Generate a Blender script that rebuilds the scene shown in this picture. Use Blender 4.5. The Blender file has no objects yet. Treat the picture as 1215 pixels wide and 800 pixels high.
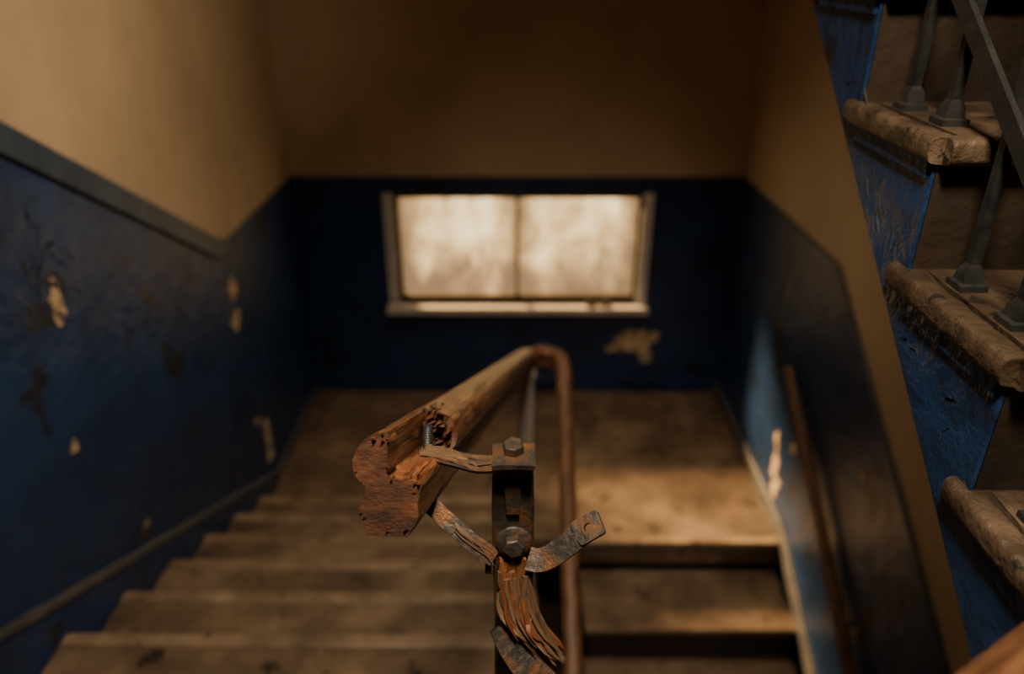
import bpy, bmesh, math, random
from mathutils import Vector, Matrix, noise
random.seed(7)
XL,XR,D=-1.63,1.646,5.4
ZB,ZF=-1.444,-3.216
Y0,G,R=4.14,0.3702,0.1737
CEIL=1.7; BOT=-5.0; YN=-2.0

# ---------------------------------------------------------------- materials
def mat(name):
    m=bpy.data.materials.new(name); m.use_nodes=True
    nt=m.node_tree; b=nt.nodes['Principled BSDF']
    return m,nt,b
def N(nt,t,**k):
    n=nt.nodes.new(t)
    for a,v in k.items():
        if a in n.inputs: n.inputs[a].default_value=v
        else: setattr(n,a,v)
    return n
def ramp(nt,stops):
    r=nt.nodes.new('ShaderNodeValToRGB'); e=r.color_ramp.elements
    while len(e)<len(stops): e.new(0.5)
    for i,(p,c) in enumerate(stops):
        e[i].position=p; e[i].color=(c[0],c[1],c[2],1)
    return r
def g(v): return (v,v,v)
def noise_mat(name,stops,scale=4,detail=8,rough=(0.5,0.7),bump=0.2,bscale=20,metal=0,stretch=(1,1,1),coord='Object',dist=0.3,spots=None,bdist=0.01,spots2=None):
    m,nt,b=mat(name)
    tc=N(nt,'ShaderNodeTexCoord'); mp=N(nt,'ShaderNodeMapping'); mp.inputs['Scale'].default_value=stretch
    nt.links.new(tc.outputs[coord],mp.inputs[0])
    n1=N(nt,'ShaderNodeTexNoise',Scale=scale,Detail=detail,Roughness=0.62,Distortion=dist)
    nt.links.new(mp.outputs[0],n1.inputs['Vector'])
    r=ramp(nt,stops); nt.links.new(n1.outputs['Fac'],r.inputs[0])
    col=r.outputs[0]
    for sp in (spots,spots2):
        if not sp: continue
        sc,th,c=sp
        n3=N(nt,'ShaderNodeTexNoise',Scale=sc,Detail=4,Roughness=0.6)
        nt.links.new(mp.outputs[0],n3.inputs['Vector'])
        r3=ramp(nt,[(th,g(0)),(th+0.04,g(1))]); nt.links.new(n3.outputs['Fac'],r3.inputs[0])
        mx=N(nt,'ShaderNodeMix'); mx.data_type='RGBA'
        nt.links.new(r3.outputs[0],mx.inputs[0]); nt.links.new(col,mx.inputs[6]); mx.inputs[7].default_value=(*c,1)
        col=mx.outputs[2]
    nt.links.new(col,b.inputs['Base Color'])
    b.inputs['Metallic'].default_value=metal
    n2=N(nt,'ShaderNodeTexNoise',Scale=bscale,Detail=6,Roughness=0.6)
    nt.links.new(mp.outputs[0],n2.inputs['Vector'])
    rr=N(nt,'ShaderNodeMapRange'); rr.inputs['To Min'].default_value=rough[0]; rr.inputs['To Max'].default_value=rough[1]
    nt.links.new(n2.outputs['Fac'],rr.inputs['Value']); nt.links.new(rr.outputs[0],b.inputs['Roughness'])
    bp=N(nt,'ShaderNodeBump',Strength=bump,Distance=bdist)
    nt.links.new(n2.outputs['Fac'],bp.inputs['Height']); nt.links.new(bp.outputs[0],b.inputs['Normal'])
    return m
PLASTER=noise_mat('beige_plaster',[(0.3,(0.38,0.285,0.185)),(0.7,(0.50,0.385,0.26))],scale=1.6,rough=(0.5,0.75),bump=0.25,bscale=5,bdist=0.02)
BLUE=noise_mat('blue_paint',[(0.3,(0.005,0.021,0.072)),(0.7,(0.013,0.046,0.145))],scale=2.2,rough=(0.26,0.52),bump=0.7,bscale=9,bdist=0.02,spots=(3.0,0.60,(0.012,0.018,0.032)),spots2=(7.5,0.67,(0.035,0.052,0.085)))
BLUETRIM=noise_mat('blue_trim_paint',[(0.3,(0.020,0.036,0.068)),(0.7,(0.045,0.068,0.105))],scale=5,rough=(0.35,0.6),bump=0.3,bscale=14)
GREYTRIM=noise_mat('worn_skirting_paint',[(0.3,(0.05,0.058,0.07)),(0.7,(0.12,0.12,0.125))],scale=6,rough=(0.4,0.65),bump=0.3,bscale=14)
BARE=noise_mat('bare_plaster',[(0.35,(0.28,0.19,0.115)),(0.65,(0.74,0.58,0.38))],scale=16,rough=(0.7,0.9),bump=0.6,bscale=40)
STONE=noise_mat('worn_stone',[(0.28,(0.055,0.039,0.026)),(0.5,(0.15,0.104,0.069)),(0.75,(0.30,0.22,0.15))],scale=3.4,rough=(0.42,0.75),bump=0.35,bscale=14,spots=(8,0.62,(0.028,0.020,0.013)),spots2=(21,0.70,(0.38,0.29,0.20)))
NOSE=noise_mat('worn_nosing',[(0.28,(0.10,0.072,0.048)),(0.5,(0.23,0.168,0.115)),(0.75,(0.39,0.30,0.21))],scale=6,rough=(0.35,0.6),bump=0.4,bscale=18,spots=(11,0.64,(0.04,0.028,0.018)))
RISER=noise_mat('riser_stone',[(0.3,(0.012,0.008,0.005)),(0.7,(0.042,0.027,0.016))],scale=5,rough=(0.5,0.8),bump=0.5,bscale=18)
TREADW=noise_mat('worn_tread',[(0.28,(0.018,0.012,0.008)),(0.5,(0.060,0.041,0.027)),(0.75,(0.16,0.115,0.078))],scale=11,rough=(0.32,0.62),bump=0.8,bscale=34,spots=(18,0.60,(0.015,0.011,0.008)))
FRAME=noise_mat('window_frame_paint',[(0.3,(0.50,0.48,0.47)),(0.7,(0.70,0.66,0.62))],scale=8,rough=(0.4,0.6),bump=0.3,bscale=20)
DARK=noise_mat('dark_sash',[(0.3,(0.02,0.015,0.01)),(0.7,(0.06,0.045,0.03))],scale=12,rough=(0.5,0.8),bump=0.3,bscale=20)
IRON=noise_mat('rusty_iron',[(0.30,(0.020,0.019,0.018)),(0.48,(0.058,0.052,0.045)),(0.57,(0.12,0.060,0.030)),(0.74,(0.22,0.100,0.044))],scale=28,rough=(0.26,0.62),bump=1.0,bscale=110,metal=0.35,bdist=0.0025)
IRONB=noise_mat('painted_iron',[(0.3,(0.016,0.019,0.022)),(0.6,(0.042,0.045,0.047)),(0.8,(0.11,0.062,0.035))],scale=24,rough=(0.3,0.6),bump=0.6,bscale=80,metal=0.4,bdist=0.002)
GREYIRON=noise_mat('grey_newel',[(0.3,(0.36,0.33,0.31)),(0.7,(0.52,0.47,0.43))],scale=12,rough=(0.4,0.6),bump=0.3,bscale=40,metal=0.0)
ENDWOOD=noise_mat('end_grain_wood',[(0.3,(0.012,0.004,0.002)),(0.52,(0.060,0.020,0.008)),(0.8,(0.16,0.055,0.021))],scale=26,rough=(0.45,0.8),bump=0.7,bscale=80,stretch=(1,1,2.2),bdist=0.003)

def wood(name,stops,sc=1.0,rough=(0.3,0.6),bump=0.7,cracks=False):
    m,nt,b=mat(name)
    tc=N(nt,'ShaderNodeTexCoord'); mp=N(nt,'ShaderNodeMapping'); mp.inputs['Scale'].default_value=(7*sc,130*sc,1)
    nt.links.new(tc.outputs['UV'],mp.inputs[0])
    n1=N(nt,'ShaderNodeTexNoise',Scale=1.0,Detail=8,Roughness=0.65,Distortion=0.6); nt.links.new(mp.outputs[0],n1.inputs['Vector'])
    mp2=N(nt,'ShaderNodeMapping'); mp2.inputs['Scale'].default_value=(14*sc,30*sc,1); nt.links.new(tc.outputs['UV'],mp2.inputs[0])
    n2=N(nt,'ShaderNodeTexNoise',Scale=1.0,Detail=6,Roughness=0.6); nt.links.new(mp2.outputs[0],n2.inputs['Vector'])
    r=ramp(nt,stops); nt.links.new(n1.outputs['Fac'],r.inputs[0])
    r2=ramp(nt,[(0.35,g(0.40)),(0.65,g(1.2))]); nt.links.new(n2.outputs['Fac'],r2.inputs[0])
    mx=N(nt,'ShaderNodeMix'); mx.data_type='RGBA'; mx.blend_type='MULTIPLY'; mx.inputs[0].default_value=0.85
    nt.links.new(r.outputs[0],mx.inputs[6]); nt.links.new(r2.outputs[0],mx.inputs[7])
    col=mx.outputs[2]; hgt=n1.outputs['Fac']
    if cracks:
        mp3=N(nt,'ShaderNodeMapping'); mp3.inputs['Scale'].default_value=(2.5,70,1); nt.links.new(tc.outputs['UV'],mp3.inputs[0])
        n3=N(nt,'ShaderNodeTexNoise',Scale=1.0,Detail=5,Roughness=0.55,Distortion=0.3); nt.links.new(mp3.outputs[0],n3.inputs['Vector'])
        r3=ramp(nt,[(0.33,g(0.08)),(0.42,g(1))]); nt.links.new(n3.outputs['Fac'],r3.inputs[0])
        m3=N(nt,'ShaderNodeMix'); m3.data_type='RGBA'; m3.blend_type='MULTIPLY'; m3.inputs[0].default_value=1
        nt.links.new(col,m3.inputs[6]); nt.links.new(r3.outputs[0],m3.inputs[7]); col=m3.outputs[2]
        ad=N(nt,'ShaderNodeMath',operation='ADD'); nt.links.new(n1.outputs['Fac'],ad.inputs[0]); nt.links.new(r3.outputs[0],ad.inputs[1]); hgt=ad.outputs[0]
    nt.links.new(col,b.inputs['Base Color'])
    rr=N(nt,'ShaderNodeMapRange'); rr.inputs['To Min'].default_value=rough[0]; rr.inputs['To Max'].default_value=rough[1]
    nt.links.new(n2.outputs['Fac'],rr.inputs['Value']); nt.links.new(rr.outputs[0],b.inputs['Roughness'])
    bp=N(nt,'ShaderNodeBump',Strength=bump,Distance=0.0025)
    nt.links.new(hgt,bp.inputs['Height']); nt.links.new(bp.outputs[0],b.inputs['Normal'])
    return m
WOOD=wood('varnished_wood',[(0.30,(0.020,0.008,0.003)),(0.45,(0.125,0.053,0.022)),(0.6,(0.27,0.130,0.058)),(0.8,(0.46,0.265,0.13))],cracks=True,rough=(0.22,0.48))
RAWWOOD=wood('broken_wood',[(0.30,(0.040,0.013,0.005)),(0.5,(0.21,0.072,0.025)),(0.75,(0.44,0.19,0.075))],bump=1.0,rough=(0.45,0.7))
SPLINTER=wood('splinter_wood',[(0.3,(0.045,0.023,0.012)),(0.55,(0.20,0.122,0.068)),(0.8,(0.44,0.31,0.19))],sc=1.5,rough=(0.5,0.8))
BROWNRAIL=wood('brown_rail_wood',[(0.3,(0.06,0.028,0.013)),(0.5,(0.16,0.075,0.036)),(0.75,(0.28,0.14,0.07))])

wx0,wx1,wz0,wz1=-0.90,0.93,-2.43,-1.57
def glass():
    m,nt,b=mat('dirty_obscured_glass')
    tc=N(nt,'ShaderNodeTexCoord')
    mp=N(nt,'ShaderNodeMapping'); mp.inputs['Scale'].default_value=(6,1,1.6); nt.links.new(tc.outputs['Object'],mp.inputs[0])
    n1=N(nt,'ShaderNodeTexNoise',Scale=1.6,Detail=8,Roughness=0.7,Distortion=0.6); nt.links.new(mp.outputs[0],n1.inputs['Vector'])
    n2=N(nt,'ShaderNodeTexNoise',Scale=1.9,Detail=6,Roughness=0.62,Distortion=0.4); nt.links.new(tc.outputs['Object'],n2.inputs['Vector'])
    ma=N(nt,'ShaderNodeMath',operation='MULTIPLY'); ma.inputs[1].default_value=0.38; nt.links.new(n1.outputs['Fac'],ma.inputs[0])
    mb=N(nt,'ShaderNodeMath',operation='MULTIPLY_ADD'); mb.inputs[1].default_value=0.62; nt.links.new(n2.outputs['Fac'],mb.inputs[0]); nt.links.new(ma.outputs[0],mb.inputs[2])
    sx=N(nt,'ShaderNodeSeparateXYZ'); nt.links.new(tc.outputs['Object'],sx.inputs[0])
    off=N(nt,'ShaderNodeMath',operation='ADD'); off.inputs[1].default_value=-0.0125+1.80; nt.links.new(sx.outputs[0],off.inputs[0])
    pp=N(nt,'ShaderNodeMath',operation='PINGPONG'); pp.inputs[1].default_value=0.45; nt.links.new(off.outputs[0],pp.inputs[0])
    e1=N(nt,'ShaderNodeMapRange'); e1.inputs['From Min'].default_value=0.015; e1.inputs['From Max'].default_value=0.20; e1.inputs['To Min'].default_value=-0.17; e1.inputs['To Max'].default_value=0.0
    nt.links.new(pp.outputs[0],e1.inputs['Value'])
    e2=N(nt,'ShaderNodeMapRange'); e2.inputs['From Min'].default_value=wz0+0.05; e2.inputs['From Max'].default_value=wz0+0.55; e2.inputs['To Min'].default_value=-0.15; e2.inputs['To Max'].default_value=0.01
    nt.links.new(sx.outputs[2],e2.inputs['Value'])
    a1=N(nt,'ShaderNodeMath',operation='ADD'); nt.links.new(mb.outputs[0],a1.inputs[0]); nt.links.new(e1.outputs[0],a1.inputs[1])
    a2=N(nt,'ShaderNodeMath',operation='ADD'); nt.links.new(a1.outputs[0],a2.inputs[0]); nt.links.new(e2.outputs[0],a2.inputs[1])
    r=ramp(nt,[(0.32,(0.10,0.045,0.012)),(0.41,(0.28,0.148,0.046)),(0.49,(0.58,0.35,0.130)),(0.60,(1.0,0.74,0.36))]); nt.links.new(a2.outputs[0],r.inputs[0])
    nt.links.new(r.outputs[0],b.inputs['Base Color']); nt.links.new(r.outputs[0],b.inputs['Emission Color'])
    b.inputs['Emission Strength'].default_value=3.9  # emission stands in for daylight passing through the dirty pane
    b.inputs['Roughness'].default_value=0.4
    tr=N(nt,'ShaderNodeBsdfTransparent'); tr.inputs[0].default_value=(1,0.82,0.58,1)
    mx=N(nt,'ShaderNodeMixShader'); mx.inputs[0].default_value=0.45
    out=nt.nodes['Material Output']
    nt.links.new(b.outputs[0],mx.inputs[1]); nt.links.new(tr.outputs[0],mx.inputs[2]); nt.links.new(mx.outputs[0],out.inputs[0])
    return m
GLASS=glass()

# ---------------------------------------------------------------- mesh builder
def empty(name):
    e=bpy.data.objects.new(name,None); bpy.context.collection.objects.link(e); return e
class M:
    def __init__(s,name,parent=None):
        s.name=name; s.parent=parent; s.bm=bmesh.new(); s.uv=s.bm.loops.layers.uv.new('UVMap'); s.mats=[]
    def mi(s,m):
        if m not in s.mats: s.mats.append(m)
        return s.mats.index(m)
    def face(s,vs,m,smooth=False,uvs=None):
        try: f=s.bm.faces.new(vs)
        except ValueError: return None
        f.material_index=s.mi(m); f.smooth=smooth
        for i,l in enumerate(f.loops):
            if uvs: l[s.uv].uv=uvs[i]
            else:
                c=l.vert.co; l[s.uv].uv=(c.y,c.x+c.z)
        return f
    def prism(s,poly,axis,lo,hi,m):
        def P(a,b,t):
            return {'x':(t,a,b),'y':(a,t,b),'z':(a,b,t)}[axis]
        A=[s.bm.verts.new(P(a,b,lo)) for a,b in poly]; B=[s.bm.verts.new(P(a,b,hi)) for a,b in poly]
        n=len(poly)
        s.face(A[::-1],m); s.face(B,m)
        for i in range(n): s.face([A[i],A[(i+1)%n],B[(i+1)%n],B[i]],m)
    def box(s,x0,x1,y0,y1,z0,z1,m): s.prism([(x0,y0),(x1,y0),(x1,y1),(x0,y1)],'z',z0,z1,m)
    def sweep(s,path,prof,m,up=(0,0,1),scale=None,smooth=True,rag0=0,rag1=0,jit=0,ups=None,mend=None,jf=40,rings_cap=0,capn=0.0):
        path=[Vector(p) for p in path]; n=len(path); rings=[]; L=0
        per=[0]
        for i in range(len(prof)):
            a=prof[i];b=prof[(i+1)%len(prof)]; per.append(per[-1]+math.hypot(a[0]-b[0],a[1]-b[1]))
        Ls=[]
        for i,p in enumerate(path):
            if i: L+=(p-path[i-1]).length
            Ls.append(L)
            T=(path[min(i+1,n-1)]-path[max(i-1,0)]).normalized()
            U=Vector(ups[i] if ups else up); S=T.cross(U).normalized(); Nn=S.cross(T)
            k=scale[i] if scale else 1
            ring=[]
            for a,b in prof:
                co=p+S*a*k+Nn*b*k
                if i==0 and rag0: co=co-T*(random.random()*rag0)
                if i==n-1 and rag1: co=co+T*(random.random()*rag1)
                if jit: co=co+noise.noise_vector(co*jf)*jit
                ring.append(s.bm.verts.new(co))
            rings.append(ring)
        k=len(prof)
        for i in range(n-1):
            for j in range(k):
                j2=(j+1)%k
                s.face([rings[i][j],rings[i][j2],rings[i+1][j2],rings[i+1][j]],m,smooth,
                   [(Ls[i],per[j]),(Ls[i],per[j+1]),(Ls[i+1],per[j+1]),(Ls[i+1],per[j])])
        me=mend or m
        for ring,rev,T in ((rings[0],True,(path[0]-path[1]).normalized()),(rings[-1],False,(path[-1]-path[-2]).normalized())):
            if rings_cap==0 and mend:
                vs=ring[::-1] if rev else ring
                s.face(vs,me,False); continue
            c=Vector((0,0,0))
            for v in ring: c+=v.co
            c/=k; ca=sum(p[0] for p in prof)/k; cb=sum(p[1] for p in prof)/k
            cur=ring; cuv=[(p[1],p[0]*.25) for p in prof]
            for q in range(rings_cap):
                f=1-(q+1)/(rings_cap+1)
                nr=[];nu=[]
                for j in range(k):
                    co=c+(ring[j].co-c)*f
                    co=co+T*(noise.noise(co*90)*capn+noise.noise(co*300)*capn*.5)
                    nr.append(s.bm.verts.new(co)); nu.append((cb+(prof[j][1]-cb)*f,(ca+(prof[j][0]-ca)*f)*.25))
                for j in range(k):
                    j2=(j+1)%k
                    vs=[cur[j],cur[j2],nr[j2],nr[j]]; uv=[cuv[j],cuv[j2],nu[j2],nu[j]]
                    if rev: vs=vs[::-1]; uv=uv[::-1]
                    s.face(vs,me,False,uv)
                cur=nr;cuv=nu
            cv=s.bm.verts.new(c)
            for j in range(k):
                vs=[cur[j],cur[(j+1)%k],cv]; uv=[cuv[j],cuv[(j+1)%k],(cb,ca*.25)]
                if rev: vs=vs[::-1]; uv=uv[::-1]
                s.face(vs,me,False,uv)
    def bolt(s,c,axis,r,m,h=None,washer=None):
        c=Vector(c); ax=Vector(axis).normalized(); h=h or r*0.9
        if washer:
            up=Vector((0,1,0)) if abs(ax.y)<0.8 else Vector((1,0,0))
            prof=[(math.cos(2*math.pi*i/24),math.sin(2*math.pi*i/24)) for i in range(24)]
            s.sweep([c,c+ax*0.0015,c+ax*0.004,c+ax*0.0055],prof,m,up=up,scale=[washer,washer,washer*0.9,washer*0.62],jit=0.0006)
            c=c+ax*0.005
        up=Vector((0,1,0)) if abs(ax.y)<0.8 else Vector((1,0,0))
        prof=[(math.cos(math.pi/3*i+0.3),math.sin(math.pi/3*i+0.3)) for i in range(6)]
        s.sweep([c,c+ax*h*0.85,c+ax*h],prof,m,up=up,scale=[r,r,r*0.85],smooth=False)
    def stud(s,c,axis,r,h,m):
        c=Vector(c); ax=Vector(axis).normalized(); n=int(h/0.0011)
        prof=[(math.cos(2*math.pi*i/14),math.sin(2*math.pi*i/14)) for i in range(14)]
        up=Vector((0,1,0)) if abs(ax.y)<0.8 else Vector((1,0,0))
        s.sweep([c+ax*h*i/n for i in range(n+1)],prof,m,up=up,scale=[r*((1 if i%2 else 0.92) if i<n-2 else (.85 if i<n else .6)) for i in range(n+1)],smooth=False)
    def holed(s,c,u,v,w,h,r,t,m,nseg=24):
        c=Vector(c);u=Vector(u).normalized();v=(Vector(v)-u*Vector(v).dot(u)).normalized();n=u.cross(v)
        O=[];I=[]
        for i in range(nseg):
            a=2*math.pi*i/nseg; ca,sa=math.cos(a),math.sin(a)
            e=0.25
            ox=math.copysign(abs(ca)**e,ca)*w/2; oy=math.copysign(abs(sa)**e,sa)*h/2
            O.append(u*ox+v*oy); I.append(u*ca*r+v*sa*r)
        def mk(l,z): return [s.bm.verts.new(c+p+n*z+noise.noise_vector((c+p)*60)*0.0012) for p in l]
        Of,If,Ob,Ib=mk(O,t/2),mk(I,t/2),mk(O,-t/2),mk(I,-t/2)
        for i in range(nseg):
            j=(i+1)%nseg
            s.face([Of[i],Of[j],If[j],If[i]],m); s.face([Ob[j],Ob[i],Ib[i],Ib[j]],m)
            s.face([Ob[i],Ob[j],Of[j],Of[i]],m); s.face([If[i],If[j],Ib[j],Ib[i]],m)
    def blob(s,plane,off,cy,cz,ry,rz,m,th=0.003,seed=0,seg=28):
        P=[]
        for i in range(seg):
            a=2*math.pi*i/seg
            k=1+0.75*noise.noise(Vector((math.cos(a)*1.7+seed,math.sin(a)*1.7,seed*2.1)))+random.uniform(-.13,.13)
            P.append((cy+math.cos(a)*ry*k,cz+math.sin(a)*rz*k))
        s.prism(P,plane,min(off,off+th),max(off,off+th),m)
    def crack(s,x,y,z,ang,ln,m,w=0.004,th=0.003):
        n=9; pts=[]
        for i in range(n):
            pts.append((y,z)); ang+=random.uniform(-.6,.6); y+=math.cos(ang)*ln/n; z+=math.sin(ang)*ln/n
        up=[];dn=[]
        for i,(a,b) in enumerate(pts):
            k=w*math.sin(math.pi*(i+.3)/(n-.4))*random.uniform(.5,1.3)
            up.append((a+k*math.sin(-ang),b+k*math.cos(ang)*.6+k*.4)); dn.append((a-k*math.sin(-ang),b-k*.6))
        s.prism(up+dn[::-1],'x',min(x,x+th),max(x,x+th),m)
    def done(s,bevel=0,seg=2,loc=None):
        bmesh.ops.recalc_face_normals(s.bm,faces=s.bm.faces)
        me=bpy.data.meshes.new(s.name); s.bm.to_mesh(me); s.bm.free()
        for m in s.mats: me.materials.append(m)
        me.set_sharp_from_angle(angle=math.radians(38))
        o=bpy.data.objects.new(s.name,me); bpy.context.collection.objects.link(o)
        if s.parent: o.parent=s.parent
        if bevel:
            b=o.modifiers.new('bevel','BEVEL'); b.width=bevel; b.segments=seg; b.limit_method='ANGLE'; b.angle_limit=math.radians(40)
        return o

# ---------------------------------------------------------------- walls
w=M('wall_left')
w.box(XL-0.2,XL,YN,D+0.2,BOT,CEIL,PLASTER)
ytop=3.95-(CEIL-ZB)/0.62
w.prism([(D,BOT),(D,ZB),(3.95,ZB),(ytop,CEIL),(YN,CEIL),(YN,BOT)],'x',XL,XL+0.008,BLUE)
for i,(y,z,ry,rz,m) in enumerate([(2.445,-1.09,.038,.07,BARE),(2.42,-1.15,.02,.03,BARE),(3.996,-1.726,.05,.075,BARE),(3.956,-1.895,.05,.05,BARE),(4.13,-2.80,.04,.11,BARE),(4.12,-2.95,.045,.06,BARE),(4.0,-2.62,.03,.03,BARE),(2.589,-2.261,.04,.035,DARK),(2.60,-2.235,.022,.012,BARE),(2.30,-1.62,.02,.02,BARE),(3.0,-1.45,.02,.015,DARK),(3.3,-2.4,.02,.02,DARK)]):
    w.blob('x',XL+0.008+(0.001 if i==8 else 0),y,z,ry,rz,m,seed=i*3.1)
for i in range(54):
    cy,cz=random.choice([(2.46,-0.97),(2.40,-0.95),(2.40,-0.90),(3.99,-1.64),(4.1,-2.7),(2.6,-2.2),(2.9,-1.4)])
    w.crack(XL+0.008,cy+random.gauss(0,.07),cz+random.gauss(0,.06),random.uniform(0,6.28),random.uniform(.05,.16),random.choice([DARK,DARK,BLUETRIM]),w=random.uniform(.002,.007))
w.done()
t=M('trim_1')
t.prism([(3.96,ZB-0.06),(3.96,ZB+0.045),(3.90,ZB+0.06),(ytop,CEIL-0.0),(ytop-0.16,CEIL-0.0),(3.84,ZB-0.03)],'x',XL,XL+0.03,BLUETRIM)
t.prism([(D,ZB-0.012),(D,ZB+0.012),(3.95,ZB+0.012),(3.95,ZB-0.012)],'x',XL,XL+0.014,BLUETRIM)
t.done(bevel=0.006)
b=M('baseboard_left')
def band(o,pts,th,x0,x1,m):
    o.prism([(y,z) for y,z in pts]+[(y,z-th) for y,z in pts[::-1]],'x',x0,x1,m)
band(b,[(D,ZF+0.10),(4.16,ZF+0.10),(1.718,-1.90),(0.2,-1.08)],0.035,XL+0.006,XL+0.035,GREYTRIM)
band(b,[(D,ZF+0.08),(4.16,ZF+0.08),(1.718,-1.93),(0.2,-1.11)],0.25,XL+0.006,XL+0.018,BLUE)
b.done(bevel=0.004)

w=M('wall_back')
for (x0,x1,z0,z1) in ((XL-.2,wx0,BOT,CEIL),(wx1,XR+.2,BOT,CEIL),(wx0,wx1,BOT,wz0),(wx0,wx1,wz1,CEIL)):
    w.box(x0,x1,D,D+0.12,z0,z1,PLASTER)
for (x0,x1,z0,z1) in ((XL,wx0,ZF,ZB),(wx1,XR,ZF,ZB),(wx0,wx1,ZF,wz0),(wx0,wx1,wz1,ZB)):
    w.box(x0,x1,D-0.008,D,z0,z1,BLUE)
w.blob('y',D-0.011,0.99,-2.75,.15,.10,BARE,seed=2.2,seg=48)
w.blob('y',D-0.0115,0.80,-2.82,.10,.03,BARE,seed=5.2,seg=36)
w.blob('y',D-0.012,1.03,-2.86,.06,.08,BARE,seed=8.2,seg=36)
w.done()
t=M('trim_2'); t.box(XL,XR,D-0.016,D,ZB-0.012,ZB+0.012,BLUETRIM); t.done(bevel=0.004)
b=M('baseboard_back'); b.box(XL,XR,D-0.025,D,ZF,ZF+0.13,BLUE); b.done(bevel=0.006)

w=M('wall_right')
w.box(XR,XR+0.2,YN,D+0.2,BOT,CEIL,PLASTER)
zr=lambda y: -1.42-0.63*(3.6-y)
w.prism([(D,BOT),(D,ZB),(3.6,-1.42),(0,zr(0)),(0,BOT)],'x',XR-0.008,XR,BLUE)
for i,(y,z,ry,rz) in enumerate([(3.92,-2.86,.05,.10),(3.96,-2.70,.03,.04),(3.86,-3.02,.05,.05),(3.90,-3.14,.04,.05),(3.82,-2.95,.03,.04),(3.7,-2.6,.02,.03),(2.9,-2.2,.02,.02)]):
    w.blob('x',XR-0.011,y,z,ry,rz,BARE,seed=i*2.7)
w.done()
t=M('trim_3')
band(t,[(D,ZB+0.012),(3.6,-1.408),(0,zr(0)+0.012)],0.026,XR-0.02,XR,BLUETRIM); t.done(bevel=0.004)
b=M('baseboard_right')
band(b,[(D,ZF+0.11),(3.62,ZF+0.11),(0.6,ZF+0.11-3.02*0.51)],0.14,XR-0.03,XR,GREYTRIM); b.done(bevel=0.008)
w=M('wall_front'); w.box(XL-.2,XR+.2,YN-0.2,YN,BOT,CEIL,PLASTER); w.done()
c=M('ceiling'); c.box(XL-.2,XR+.2,YN-.2,D+.2,CEIL,CEIL+0.15,PLASTER); c.done()

# ---------------------------------------------------------------- window
o=M('window_1')
o.box(wx0-0.075,wx0,D-0.03,D+0.10,wz0,wz1+0.02,FRAME)
o.box(wx1,wx1+0.075,D-0.03,D+0.10,wz0,wz1+0.02,FRAME)
o.box(wx0-0.075,wx1+0.075,D-0.02,D+0.10,wz1,wz1+0.03,DARK)
o.box(wx0-0.09,wx1+0.09,D-0.11,D+0.10,wz0-0.055,wz0,FRAME)
o.box(wx0,wx1,D+0.02,D+0.08,wz0,wz0+0.05,DARK)
o.box(wx0,wx1,D+0.02,D+0.08,wz1-0.03,wz1,DARK)
o.box(wx0,wx0+0.03,D+0.02,D+0.08,wz0,wz1,DARK); o.box(wx1-0.03,wx1,D+0.02,D+0.08,wz0,wz1,DARK)
o.box(-0.002,0.022,D+0.03,D+0.07,wz0,wz1,RISER)
vs=[o.bm.verts.new(p) for p in ((wx0,D+.05,wz0),(wx1,D+.05,wz0),(wx1,D+.05,wz1),(wx0,D+.05,wz1))]
o.face(vs,GLASS)
for x in (0.56,0.60,0.66,0.70): o.box(x-.02,x+.02,D-0.07,D-0.03,wz0,wz0+random.uniform(.012,.03),DARK)
o.done(bevel=0.004)

# ---------------------------------------------------------------- floors & stairs
f=M('floor')
f.prism([(XL,3.6),(XL,D),(XR,D),(XR,3.611),(0.40,3.611),(0.40,3.6)],'z',ZF-0.2,ZF-0.0,STONE)
f.box(0.39,XR,3.575,3.63,ZF-0.045,ZF+0.001,NOSE)
f.done(bevel=0.008)
f=M('floor'); f.box(XL,XR,YN,0.44,-1.479-0.2,-1.479,STONE); f.done()
f=M('floor'); f.box(XL,XR,YN,D,BOT-0.1,BOT+0.05,STONE); f.done()
def flight(name,x0,x1,yn,zn,going,rise,n,sgn,tm,rm,nt=0.035,over=0.025,thick=0.2,parent=None):
    s=M(name,parent)
    poly=[]
    for i in range(n):
        y=yn+sgn*going*i; z=zn+rise*i
        poly+= [(y,z-rise),(y,z-nt)] if i==0 else [(y,z-rise-nt),(y,z-nt)]
        yb=y+sgn*going
        yn_=y-sgn*over; ym=y+sgn*0.035
        a,b=sorted((ym,yb)); s.box(x0,x1,a,b,z-nt,z,tm)
        a,b=sorted((yn_,ym)); s.box(x0,x1,a,b,z-nt-0.004,z+0.002,NOSE)
    ye=yn+sgn*going*n; ze=zn+rise*(n-1)
    poly+=[(ye,ze-nt),(ye,ze-rise-thick),(yn+0.0,zn-rise-thick)]
    s.prism(poly,'x',x0+0.01,x1-0.01,rm)
    return s
E1=empty('staircase')
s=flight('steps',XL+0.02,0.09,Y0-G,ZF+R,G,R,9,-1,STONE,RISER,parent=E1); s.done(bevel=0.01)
w=M('stringer',E1)  # well partition below the left flight, grouped with its steps
w.prism([(3.6,ZF-0.2),(3.6,ZF-0.35),(0.8,BOT+0.05),(0.8,-1.87),(1.0,-1.97)],'x',0.01,0.08,BLUE); w.done()
E2=empty('staircase')
s=M('steps',E2)
for i in range(5):
    y=3.611-0.47*i; z=ZF-0.24*(i+1)
    s.box(0.40,XR-0.02,y-0.495,y,z-0.04,z,STONE)
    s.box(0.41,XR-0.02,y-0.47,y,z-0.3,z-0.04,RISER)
s.done(bevel=0.01)

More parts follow.
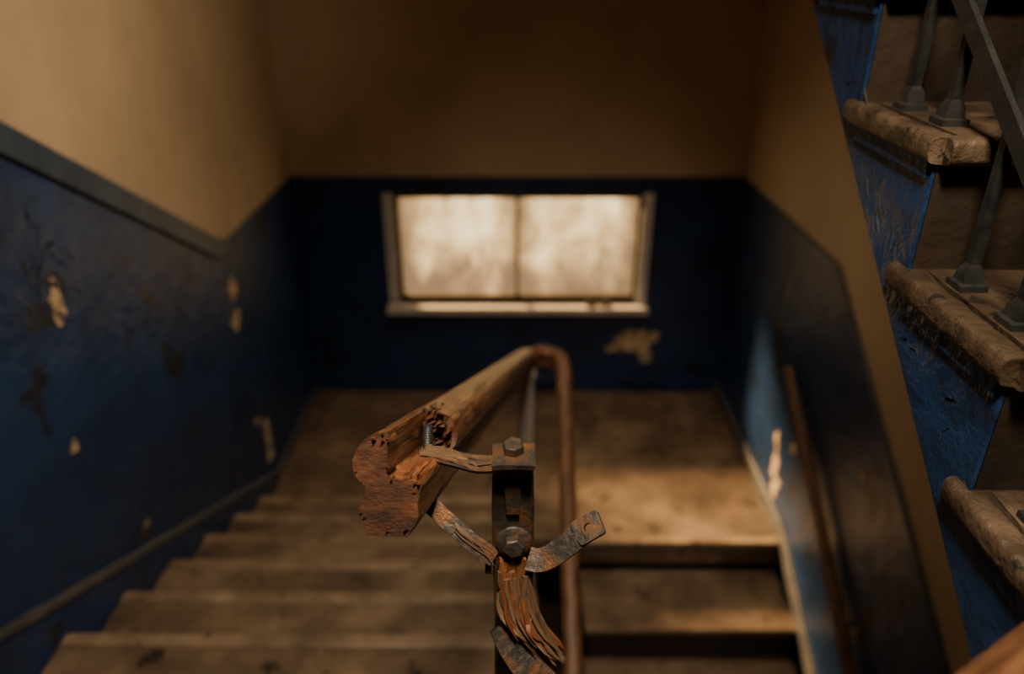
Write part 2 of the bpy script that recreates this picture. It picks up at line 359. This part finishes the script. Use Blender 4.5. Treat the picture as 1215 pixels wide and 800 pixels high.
E3=empty('staircase')
UX=0.535; UG,UR=0.25,0.18; UY,UZ=0.945,-0.205
sof=lambda y:-0.412+0.755*(y-1.056)
s=M('stringer',E3)
I0,I1=-6,8
poly=[]
for i in range(I0,I1):
    y=UY+UG*i; z=UZ+UR*i
    poly+=[(y+0.025,z-UR),(y+0.025,z-0.03)]
ye=UY+UG*I1+0.025; poly+=[(ye,UZ+UR*(I1-1)-0.03),(ye,sof(ye)),(0.35,sof(0.35)),(-0.34,-1.478),(-0.50,-1.478)]
poly=[(y,max(z,-1.477)) for y,z in poly]
s.prism(poly,'x',UX,UX+0.006,BLUE)
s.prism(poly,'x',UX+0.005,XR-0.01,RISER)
for k in range(16):
    yy=random.uniform(0.65,1.45); lo=sof(yy)+.02; ii=math.floor((yy-UY)/UG); hi=UZ+UR*ii-0.07
    if hi<lo+.02: continue
    s.crack(UX+0.001,yy,random.uniform(lo,hi),random.uniform(0,6.28),random.uniform(.015,.05),random.choice([BLUETRIM,DARK]),w=random.uniform(.001,.003),th=-0.002)
s.done(bevel=0.002)
s=M('treads',E3)
def nose(t):
    P=[]
    for i in range(9):
        a=math.pi/2+math.pi*i/8
        P.append((0.018+math.cos(a)*0.018,-0.018+math.sin(a)*0.018))
    return P
for i in range(I0,I1):
    y=UY+UG*i; z=UZ+UR*i
    P=[(y+a,z+b) for a,b in nose(0)]+[(y+0.05,z-0.036),(y+UG+0.022,z-0.036),(y+UG+0.022,z)]
    s.prism(P,'x',0.56,XR-0.01,TREADW)
    sup=[(math.copysign(abs(math.cos(2*math.pi*k/28))**.6,math.cos(2*math.pi*k/28))*0.019,math.copysign(abs(math.sin(2*math.pi*k/28))**.6,math.sin(2*math.pi*k/28))*0.0175) for k in range(28)]
    pts=[(0.540,y+0.018+(UG+0.035)*k/30,z-0.0172) for k in range(31)]
    s.sweep(pts,sup,TREADW,jit=0.0018,jf=50)
    s.sweep([(0.540+0.02*k,y+0.018,z-0.0172) for k in range(52)],sup,TREADW,up=(0,0,1),jit=0.0018,jf=50)
    s.box(0.53,0.56,y+0.03,y+UG+0.01,z-0.055,z-0.034,BLUE)
s.done(bevel=0)
s=M('iron_balustrade',E3)
def railz(y): return -0.139+0.72*(y-0.946)
for i in range(I0,I1):
    for dy in (0.10,0.212):
        y=UY+UG*i+dy; z=UZ+UR*i; x=0.582
        s.sweep([(x,y,z-0.002),(x,y,z+0.008),(x,y,z+0.010),(x,y,z+0.024),(x,y,z+0.034)],[(-.5,-.5),(.5,-.5),(.5,.5),(-.5,.5)],IRONB,up=(0,1,0),scale=[.036,.036,.026,.023,.012],smooth=False)
        top=z+0.9+dy*0.72
        s.sweep([(x,y,z+0.02),(x,y,z+0.5),(x,y,top)],[(-.0065,-.0065),(.0065,-.0065),(.0065,.0065),(-.0065,.0065)],IRONB,up=(0,1,0),smooth=False)
s.sweep([(0.572,UY+UG*I0+.05,railz(UY+UG*I0+.05)),(0.572,3.0,railz(3.0))],[(-.004,-.013),(.004,-.013),(.004,.013),(-.004,.013)],IRONB,smooth=False)
prof=[(math.cos(2*math.pi*k/20)*0.032,math.sin(2*math.pi*k/20)*0.026) for k in range(20)]
s.sweep([(0.582,-0.5,UZ+0.9-1.45*0.72),(0.582,3.0,UZ+0.9+2.05*0.72)],prof,BROWNRAIL)
s.done()

# ---------------------------------------------------------------- handrails
P0=Vector((-0.134,0.655,-0.503)); P1=Vector((0.048,2.90,-1.571))
T=(P1-P0).normalized(); S=T.cross(Vector((0,0,1))).normalized(); NN=S.cross(T)
half=[(0,48),(9,47.3),(18,44.5),(27,39),(34,30),(37.5,19),(37,8),(33,0),(28,-5),(25,-9),(24.5,-15),(27,-22),(29.5,-29),(30,-36),(27.5,-43),(23.5,-48),(21.5,-53),(20,-56)]
PS=1.08
half=[(a*PS,b*PS) for a,b in half]
full=[(a/1000,b/1000) for a,b in half]+[(-a/1000,b/1000) for a,b in half[::-1] if a>0]
leftp=[(-a/1000,b/1000) for a,b in half[::-1] if a>0]
near=leftp+[(a*PS,b*PS) for a,b in [(-0.004,.0478),(-.002,.040),(-.004,.028),(-.002,.016),(-.004,.006),(.002,.001),(.018,.000),(.031,-.001),(.0325,-.004),(.0305,-.012),(.0285,-.022),(.030,-.034),(.0275,-.043),(.0235,-.048),(.0215,-.053),(.020,-.056),(0,-.056)]]
h=M('broken_handrail')
def at(s_,a=0,b=0): return P0+T*s_+S*a+NN*b
LT=(P1-P0).length
path=[at(0.215+0.02*i) for i in range(12)]+[at(0.44+i*0.1) for i in range(21)]
path=[p for p in path if (p-P0).length<LT-0.02]
B=path[-1]
psc=[1-0.07*i/(len(path)-1) for i in range(len(path))]
h.sweep(path,full,WOOD,rag0=0.020,jit=0.0014,mend=ENDWOOD,jf=25,rings_cap=5,capn=0.012,scale=psc)
h.sweep([at(-0.0+0.016*i) for i in range(16)],near,WOOD,rag0=0.004,jit=0.0016,mend=ENDWOOD,jf=45)
for i in range(9):
    s0=0.01+i*0.018
    h.sweep([at(s0,0.014,0.0),at(s0+0.045,0.014,0.0012)],[(-.015+random.uniform(-.002,.003),-.001),(.016+random.uniform(-.004,.002),-.001),(.013,.002+random.uniform(0,.0025)),(-.012,.0025+random.uniform(0,.003))],RAWWOOD,jit=0.001,smooth=False)
for i in range(18):
    s0=random.uniform(0.0,0.17); a=random.uniform(0.003,0.032); ln=random.uniform(.03,.07)
    pts=[at(s0+ln*k/4,a+random.uniform(-.001,.001),0.0030+0.0006*math.sin(k)) for k in range(5)]
    h.sweep(pts,[(-.002,-.001),(.002,-.001),(0,.001)],random.choice([RAWWOOD,SPLINTER]),scale=[.3,1,1,.8,.2],smooth=False)
for i in range(52):
    s0=random.uniform(0.17,0.205); a=random.uniform(-0.002,0.036); b=random.uniform(0.002,0.048); ln=random.uniform(.015,.055)
    if math.hypot(a,b-0.01)>0.038: continue
    h.sweep([at(s0+0.03,a,b),at(s0+0.03-ln*.5,a,b+.001),at(s0+.03-ln,a+random.uniform(-.002,.002),b+random.uniform(-.003,.004))],[(-.003,-.0015),(.003,-.0015),(0,.002)],random.choice([RAWWOOD,RAWWOOD,SPLINTER]),scale=[1,.8,.1],smooth=False)
for i in range(16):
    a=random.uniform(-0.006,0.022); b0=(math.sqrt(max(0,.038**2-(a/PS)**2))+.0095)*PS; s0=random.uniform(.17,.26)
    h.sweep([at(s0+.05,a,b0-.002),at(s0+.02,a,b0+.001),at(s0-.01,a+random.uniform(-.004,.004),b0+random.uniform(.002,.006))],[(-.002,-.001),(.002,-.001),(0,.0012)],SPLINTER,scale=[1,.8,.1],smooth=False)
for i in range(22):
    a,b=random.choice(near); k=random.uniform(.80,.98); ln=random.uniform(.003,.011)
    h.sweep([at(0.03,a*k,b*k),at(-ln*.4,a*k,b*k),at(-ln,a*k+random.uniform(-.002,.002),b*k)],[(-.0025,-.0015),(.0025,-.0015),(0,.002)],random.choice([RAWWOOD,ENDWOOD]),scale=[1,.8,.15],smooth=False)
small=[(a*0.86,b*0.86) for a,b in full]
wp=[B,B+T*0.06]
c=B+T*0.10
for k in range(9):
    a=math.pi*k/8
    wp.append(c+Vector((0.08-0.08*math.cos(a),0.10*math.sin(a),-0.03-0.02*k/8)))
last=wp[-1]
for k in range(1,12): wp.append(last+Vector((0.0,-0.17*k,-0.115*k)))
h.sweep(wp,small,BROWNRAIL,jit=0.001)
h.stud(at(0.135,0.014,0.0),NN,0.0068,0.042,IRONB)
h.bolt(at(0.135,0.014,0.0),NN,0.0125,IRON,h=0.010)
h.stud(at(0.075,0.004,-0.059),-NN,0.0055,0.022,IRONB)
h.bolt(at(0.075,0.004,-0.059),-NN,0.0115,IRON,h=0.009)
h.done()

s=M('iron_newel_post')
PX=-0.0025; PY=0.72
prof=[(-.0255,-.010),(-.022,-.014),(.022,-.014),(.0255,-.010),(.0255,.010),(.022,.014),(-.022,.014),(-.0255,.010)]
zz=[-0.548,-0.552,-0.60,-0.66,-0.72,-0.80,-0.9,-1.1,-1.4,-1.651]
s.sweep([(PX,PY+0.014,z) for z in zz],prof,IRON,up=(0,1,0),scale=[.86,.95,1,1,1,1,1,1,1,1],jit=0.0012,smooth=False,jf=50)
s.sweep([(PX,PY+0.006,-0.517),(PX,PY+0.006,-0.556)],[(math.cos(k*math.pi/6)*.0095,math.sin(k*math.pi/6)*.0095) for k in range(12)],IRON,up=(0,1,0))
s.bolt((PX,PY+0.004,-0.536),(0,0,1),0.0165,IRON,h=0.012)
s.sweep([(PX-0.024,PY+0.0,-0.519),(PX+0.0,PY,-0.5175),(PX+0.025,PY,-0.519)],[(-.022,-.003),(.022,-.003),(.022,.003),(-.022,.003)],IRON,up=(0,0,1),smooth=False,jit=0.001)
s.bolt((PX,PY+0.004,-0.5145),(0,-0.1,1),0.0125,IRON,h=0.013)
s.sweep([(PX,PY-0.003,-0.556),(PX,PY-0.003,-0.60)],[(-.010,-.003),(.010,-.003),(.010,.003),(-.010,.003)],IRON,up=(0,1,0),scale=[1,.75],smooth=False,jit=0.001)
s.bolt((PX+0.001,PY-0.001,-0.645),(0,-1,0.12),0.0135,IRON,h=0.013,washer=0.0225)
s.bolt((-0.030,PY+0.012,-0.672),(-1,0,0),0.011,IRON,h=0.010)
s.bolt((-0.030,PY+0.012,-0.700),(-1,0,0),0.008,IRON,h=0.008)
flat=lambda w_,t_:[(-w_/2,-t_/2),(w_/2,-t_/2),(w_/2,t_/2),(-w_/2,t_/2)]
def bez(p0,p1,p2,p3,n=12):
    p0,p1,p2,p3=map(Vector,(p0,p1,p2,p3)); r=[]
    for i in range(n+1):
        t=i/n; r.append(p0*(1-t)**3+p1*3*t*(1-t)**2+p2*3*t*t*(1-t)+p3*t**3)
    return r
q=bez((-0.118,0.752,-0.602),(-0.090,0.740,-0.622),(-0.060,0.718,-0.644),(-0.026,0.715,-0.668))
s.sweep(q,flat(.022,.0045),IRON,up=(0,-0.75,0.65),jit=0.0008)
q2=bez(at(0.125,0.010,0.006),at(0.115,0.045,0.012),(-0.050,0.715,-0.538),(-0.012,0.716,-0.523))
s.sweep(q2,flat(.024,.004),IRON,up=(0,-0.3,0.9),jit=0.0015)
q3=bez((0.016,0.706,-0.660),(0.034,0.701,-0.664),(0.040,0.700,-0.658),(0.080,0.706,-0.621))
s.sweep(q3,flat(.028,.0045),IRON,up=(-0.35,-0.65,0.7),jit=0.0005,jf=20)
s.holed((0.088,0.707,-0.613),(0.9,0.05,0.62),(0,0.75,0.55),0.036,0.032,0.0052,0.005,IRON)
q4=bez((-0.014,0.700,-0.765),(0.000,0.682,-0.80),(0.025,0.668,-0.822),(0.040,0.662,-0.835))
s.sweep(q4,flat(.040,.006),IRON,up=(0.35,-0.8,0.45),jit=0.001)
s.holed((0.050,0.657,-0.842),(0.8,-0.1,-0.5),(0.3,0.55,0.8),0.046,0.040,0.0055,0.006,IRON)
s.sweep(bez((0.066,0.653,-0.850),(0.09,0.645,-0.865),(0.105,0.640,-0.90),(0.10,0.640,-0.95)),flat(.040,.006),IRON,up=(0.35,-0.8,0.45),jit=0.001)
def strands(o,base,ctrl_fn,n,m,wr=(.0012,.0035)):
    for i in range(n):
        pts=ctrl_fn(i); w_=random.uniform(*wr); k=len(pts)
        sc=[1]*k; sc[0]=.7; sc[-1]=.12; sc[-2]=.6
        o.sweep(pts,[(-w_,-w_*.35),(w_,-w_*.45),(w_*.8,w_*.45),(-w_*.7,w_*.5)],m,up=(random.uniform(-.4,.4),-0.8,0.5),scale=sc,smooth=False,jit=0.0016,jf=60)
rnd=random.uniform
s.sweep([(PX-0.002,PY-0.004,-0.668),(PX,PY-0.006,-0.70),(PX+0.001,PY-0.008,-0.735),(PX+0.008,PY-0.012,-0.762)],[(-.021,-.005),(.021,-.005),(.019,.006),(.006,.009),(-.010,.007),(-.020,.005)],RAWWOOD,up=(0,-1,0.0),scale=[.8,1,.95,.6],jit=0.003,jf=60,smooth=False)
def f1(i):
    x=rnd(-.020,.022); e=rnd(0,1)**0.9; ln=rnd(.6,1.0)
    a=Vector((x,0.706+rnd(-.006,0),-0.678-rnd(0,.045))); 
    d=Vector((x*0.45+0.012+0.064*e*ln,0.69+rnd(-.014,.01),-0.760-0.064*ln*e-rnd(0,.018)))
    return bez(a,a+Vector((rnd(-.004,.004),-.004,-.040)),d+Vector((-.022+rnd(-.006,.006),0,.026)),d+Vector((rnd(-.006,.008),rnd(-.01,.004),rnd(-.004,.010))),8)
strands(s,None,f1,58,SPLINTER,(.0014,.0046))
strands(s,None,f1,14,RAWWOOD,(.002,.0045))
def f2(i):
    t0=rnd(0,.3); t1=rnd(.5,1.0); off=Vector((rnd(-.002,.002),rnd(-.010,.010),rnd(.001,.005)))
    a=int(t0*12); b_=max(a+4,int(t1*12)); pts=[q2[min(k,12)]+off+Vector((0,0,rnd(-.0015,.0015))) for k in range(a,min(b_,12)+1)]
    pts[-1]=pts[-1]+Vector((0.004,rnd(-.010,.002),rnd(-.014,.002)))
    return pts
strands(s,None,f2,18,SPLINTER,(.0015,.0038))
def f3(i):
    b_=random.randint(8,12); off=Vector((0,rnd(-.008,.004),rnd(-.006,.008)))
    pts=[q[k]+off for k in range(6,b_+1)]; pts[-1]+=Vector((rnd(-.004,.006),-.004,rnd(-.016,.010))); return pts
strands(s,None,f3,18,SPLINTER,(.001,.0026))
s.done()

s=M('landing_newel_post')
s.box(0.015,0.080,2.90,2.96,-2.693,-1.665,GREYIRON)
s.box(0.005,0.090,2.89,2.97,-1.665,-1.648,GREYIRON)
s.done(bevel=0.006)

s=M('wall_handrail')
a=Vector((1.585,3.86,-2.155)); b_=Vector((1.585,1.6,-3.62)); prof=[(math.cos(2*math.pi*k/20)*0.030,math.sin(2*math.pi*k/20)*0.040) for k in range(20)]
s.sweep([a+(b_-a)*k/20 for k in range(21)],prof,BROWNRAIL)
for k in (0.12,0.5,0.88):
    p=a+(b_-a)*k; s.sweep([p+Vector((0,0,-.03)),p+Vector((0,0,-.08)),p+Vector((.055,0,-.09))],[(-.008,-.008),(.008,-.008),(.008,.008),(-.008,.008)],IRONB,up=(0,1,0),smooth=False)
s.done()
s=M('well_guard_rail')
s.sweep([Vector((0.13,0.205,-0.390))+Vector((0.38,0.266,-0.074))*k/12 for k in range(13)],[(a*.72,b*.45-0.022) for a,b in full],BROWNRAIL)
s.box(0.47,0.51,0.44,0.48,-1.479,-0.495,IRONB); s.box(0.11,0.15,0.17,0.21,-1.479,-0.425,IRONB)
s.done()

# ---------------------------------------------------------------- lights
def area(name,loc,target,size,power,col,sy=None,spread=180):
    l=bpy.data.lights.new(name,'AREA'); l.energy=power; l.color=col; l.size=size; l.spread=math.radians(spread)
    if sy: l.shape='RECTANGLE'; l.size_y=sy
    o=bpy.data.objects.new(name,l); bpy.context.collection.objects.link(o); o.location=loc
    o.rotation_euler=(Vector(target)-Vector(loc)).to_track_quat('-Z','Y').to_euler()
    return o
l=bpy.data.lights.new('low_sun','SUN'); l.energy=42; l.color=(1.0,0.72,0.42); l.angle=math.radians(12)
o=bpy.data.objects.new('low_sun',l); bpy.context.collection.objects.link(o); o.location=(-3,9,2)
o.rotation_euler=Vector((0.82,-0.98,-0.66)).to_track_quat('-Z','Y').to_euler()
area('stair_lamp',(0.9,2.0,1.15),(-1.6,2.8,-0.5),0.45,29,(1.0,0.75,0.48),spread=100)
area('hall_lamp',(0.05,0.08,1.3),(0.15,0.95,-0.7),0.3,20,(1.0,0.78,0.54),spread=85)
area('landing_fill',(0.15,3.5,1.55),(0.25,3.8,-3.0),0.5,9,(1.0,0.74,0.48),spread=75)  # fill light added to brighten the landing and steps, not a known fixture
wd=bpy.data.worlds.new('World'); bpy.context.scene.world=wd; wd.use_nodes=True
wd.node_tree.nodes['Background'].inputs[0].default_value=(0.75,0.7,0.6,1); wd.node_tree.nodes['Background'].inputs[1].default_value=0.6

# ---------------------------------------------------------------- camera
cd=bpy.data.cameras.new('camera'); cam=bpy.data.objects.new('camera',cd); bpy.context.collection.objects.link(cam)
cd.sensor_width=36; cd.lens=900/1215*36; cd.clip_start=0.02
cam.rotation_euler=(math.radians(90-26.82),0,math.radians(0.31))
cd.dof.use_dof=True; cd.dof.focus_distance=0.90; cd.dof.aperture_fstop=2.0
bpy.context.scene.camera=cam
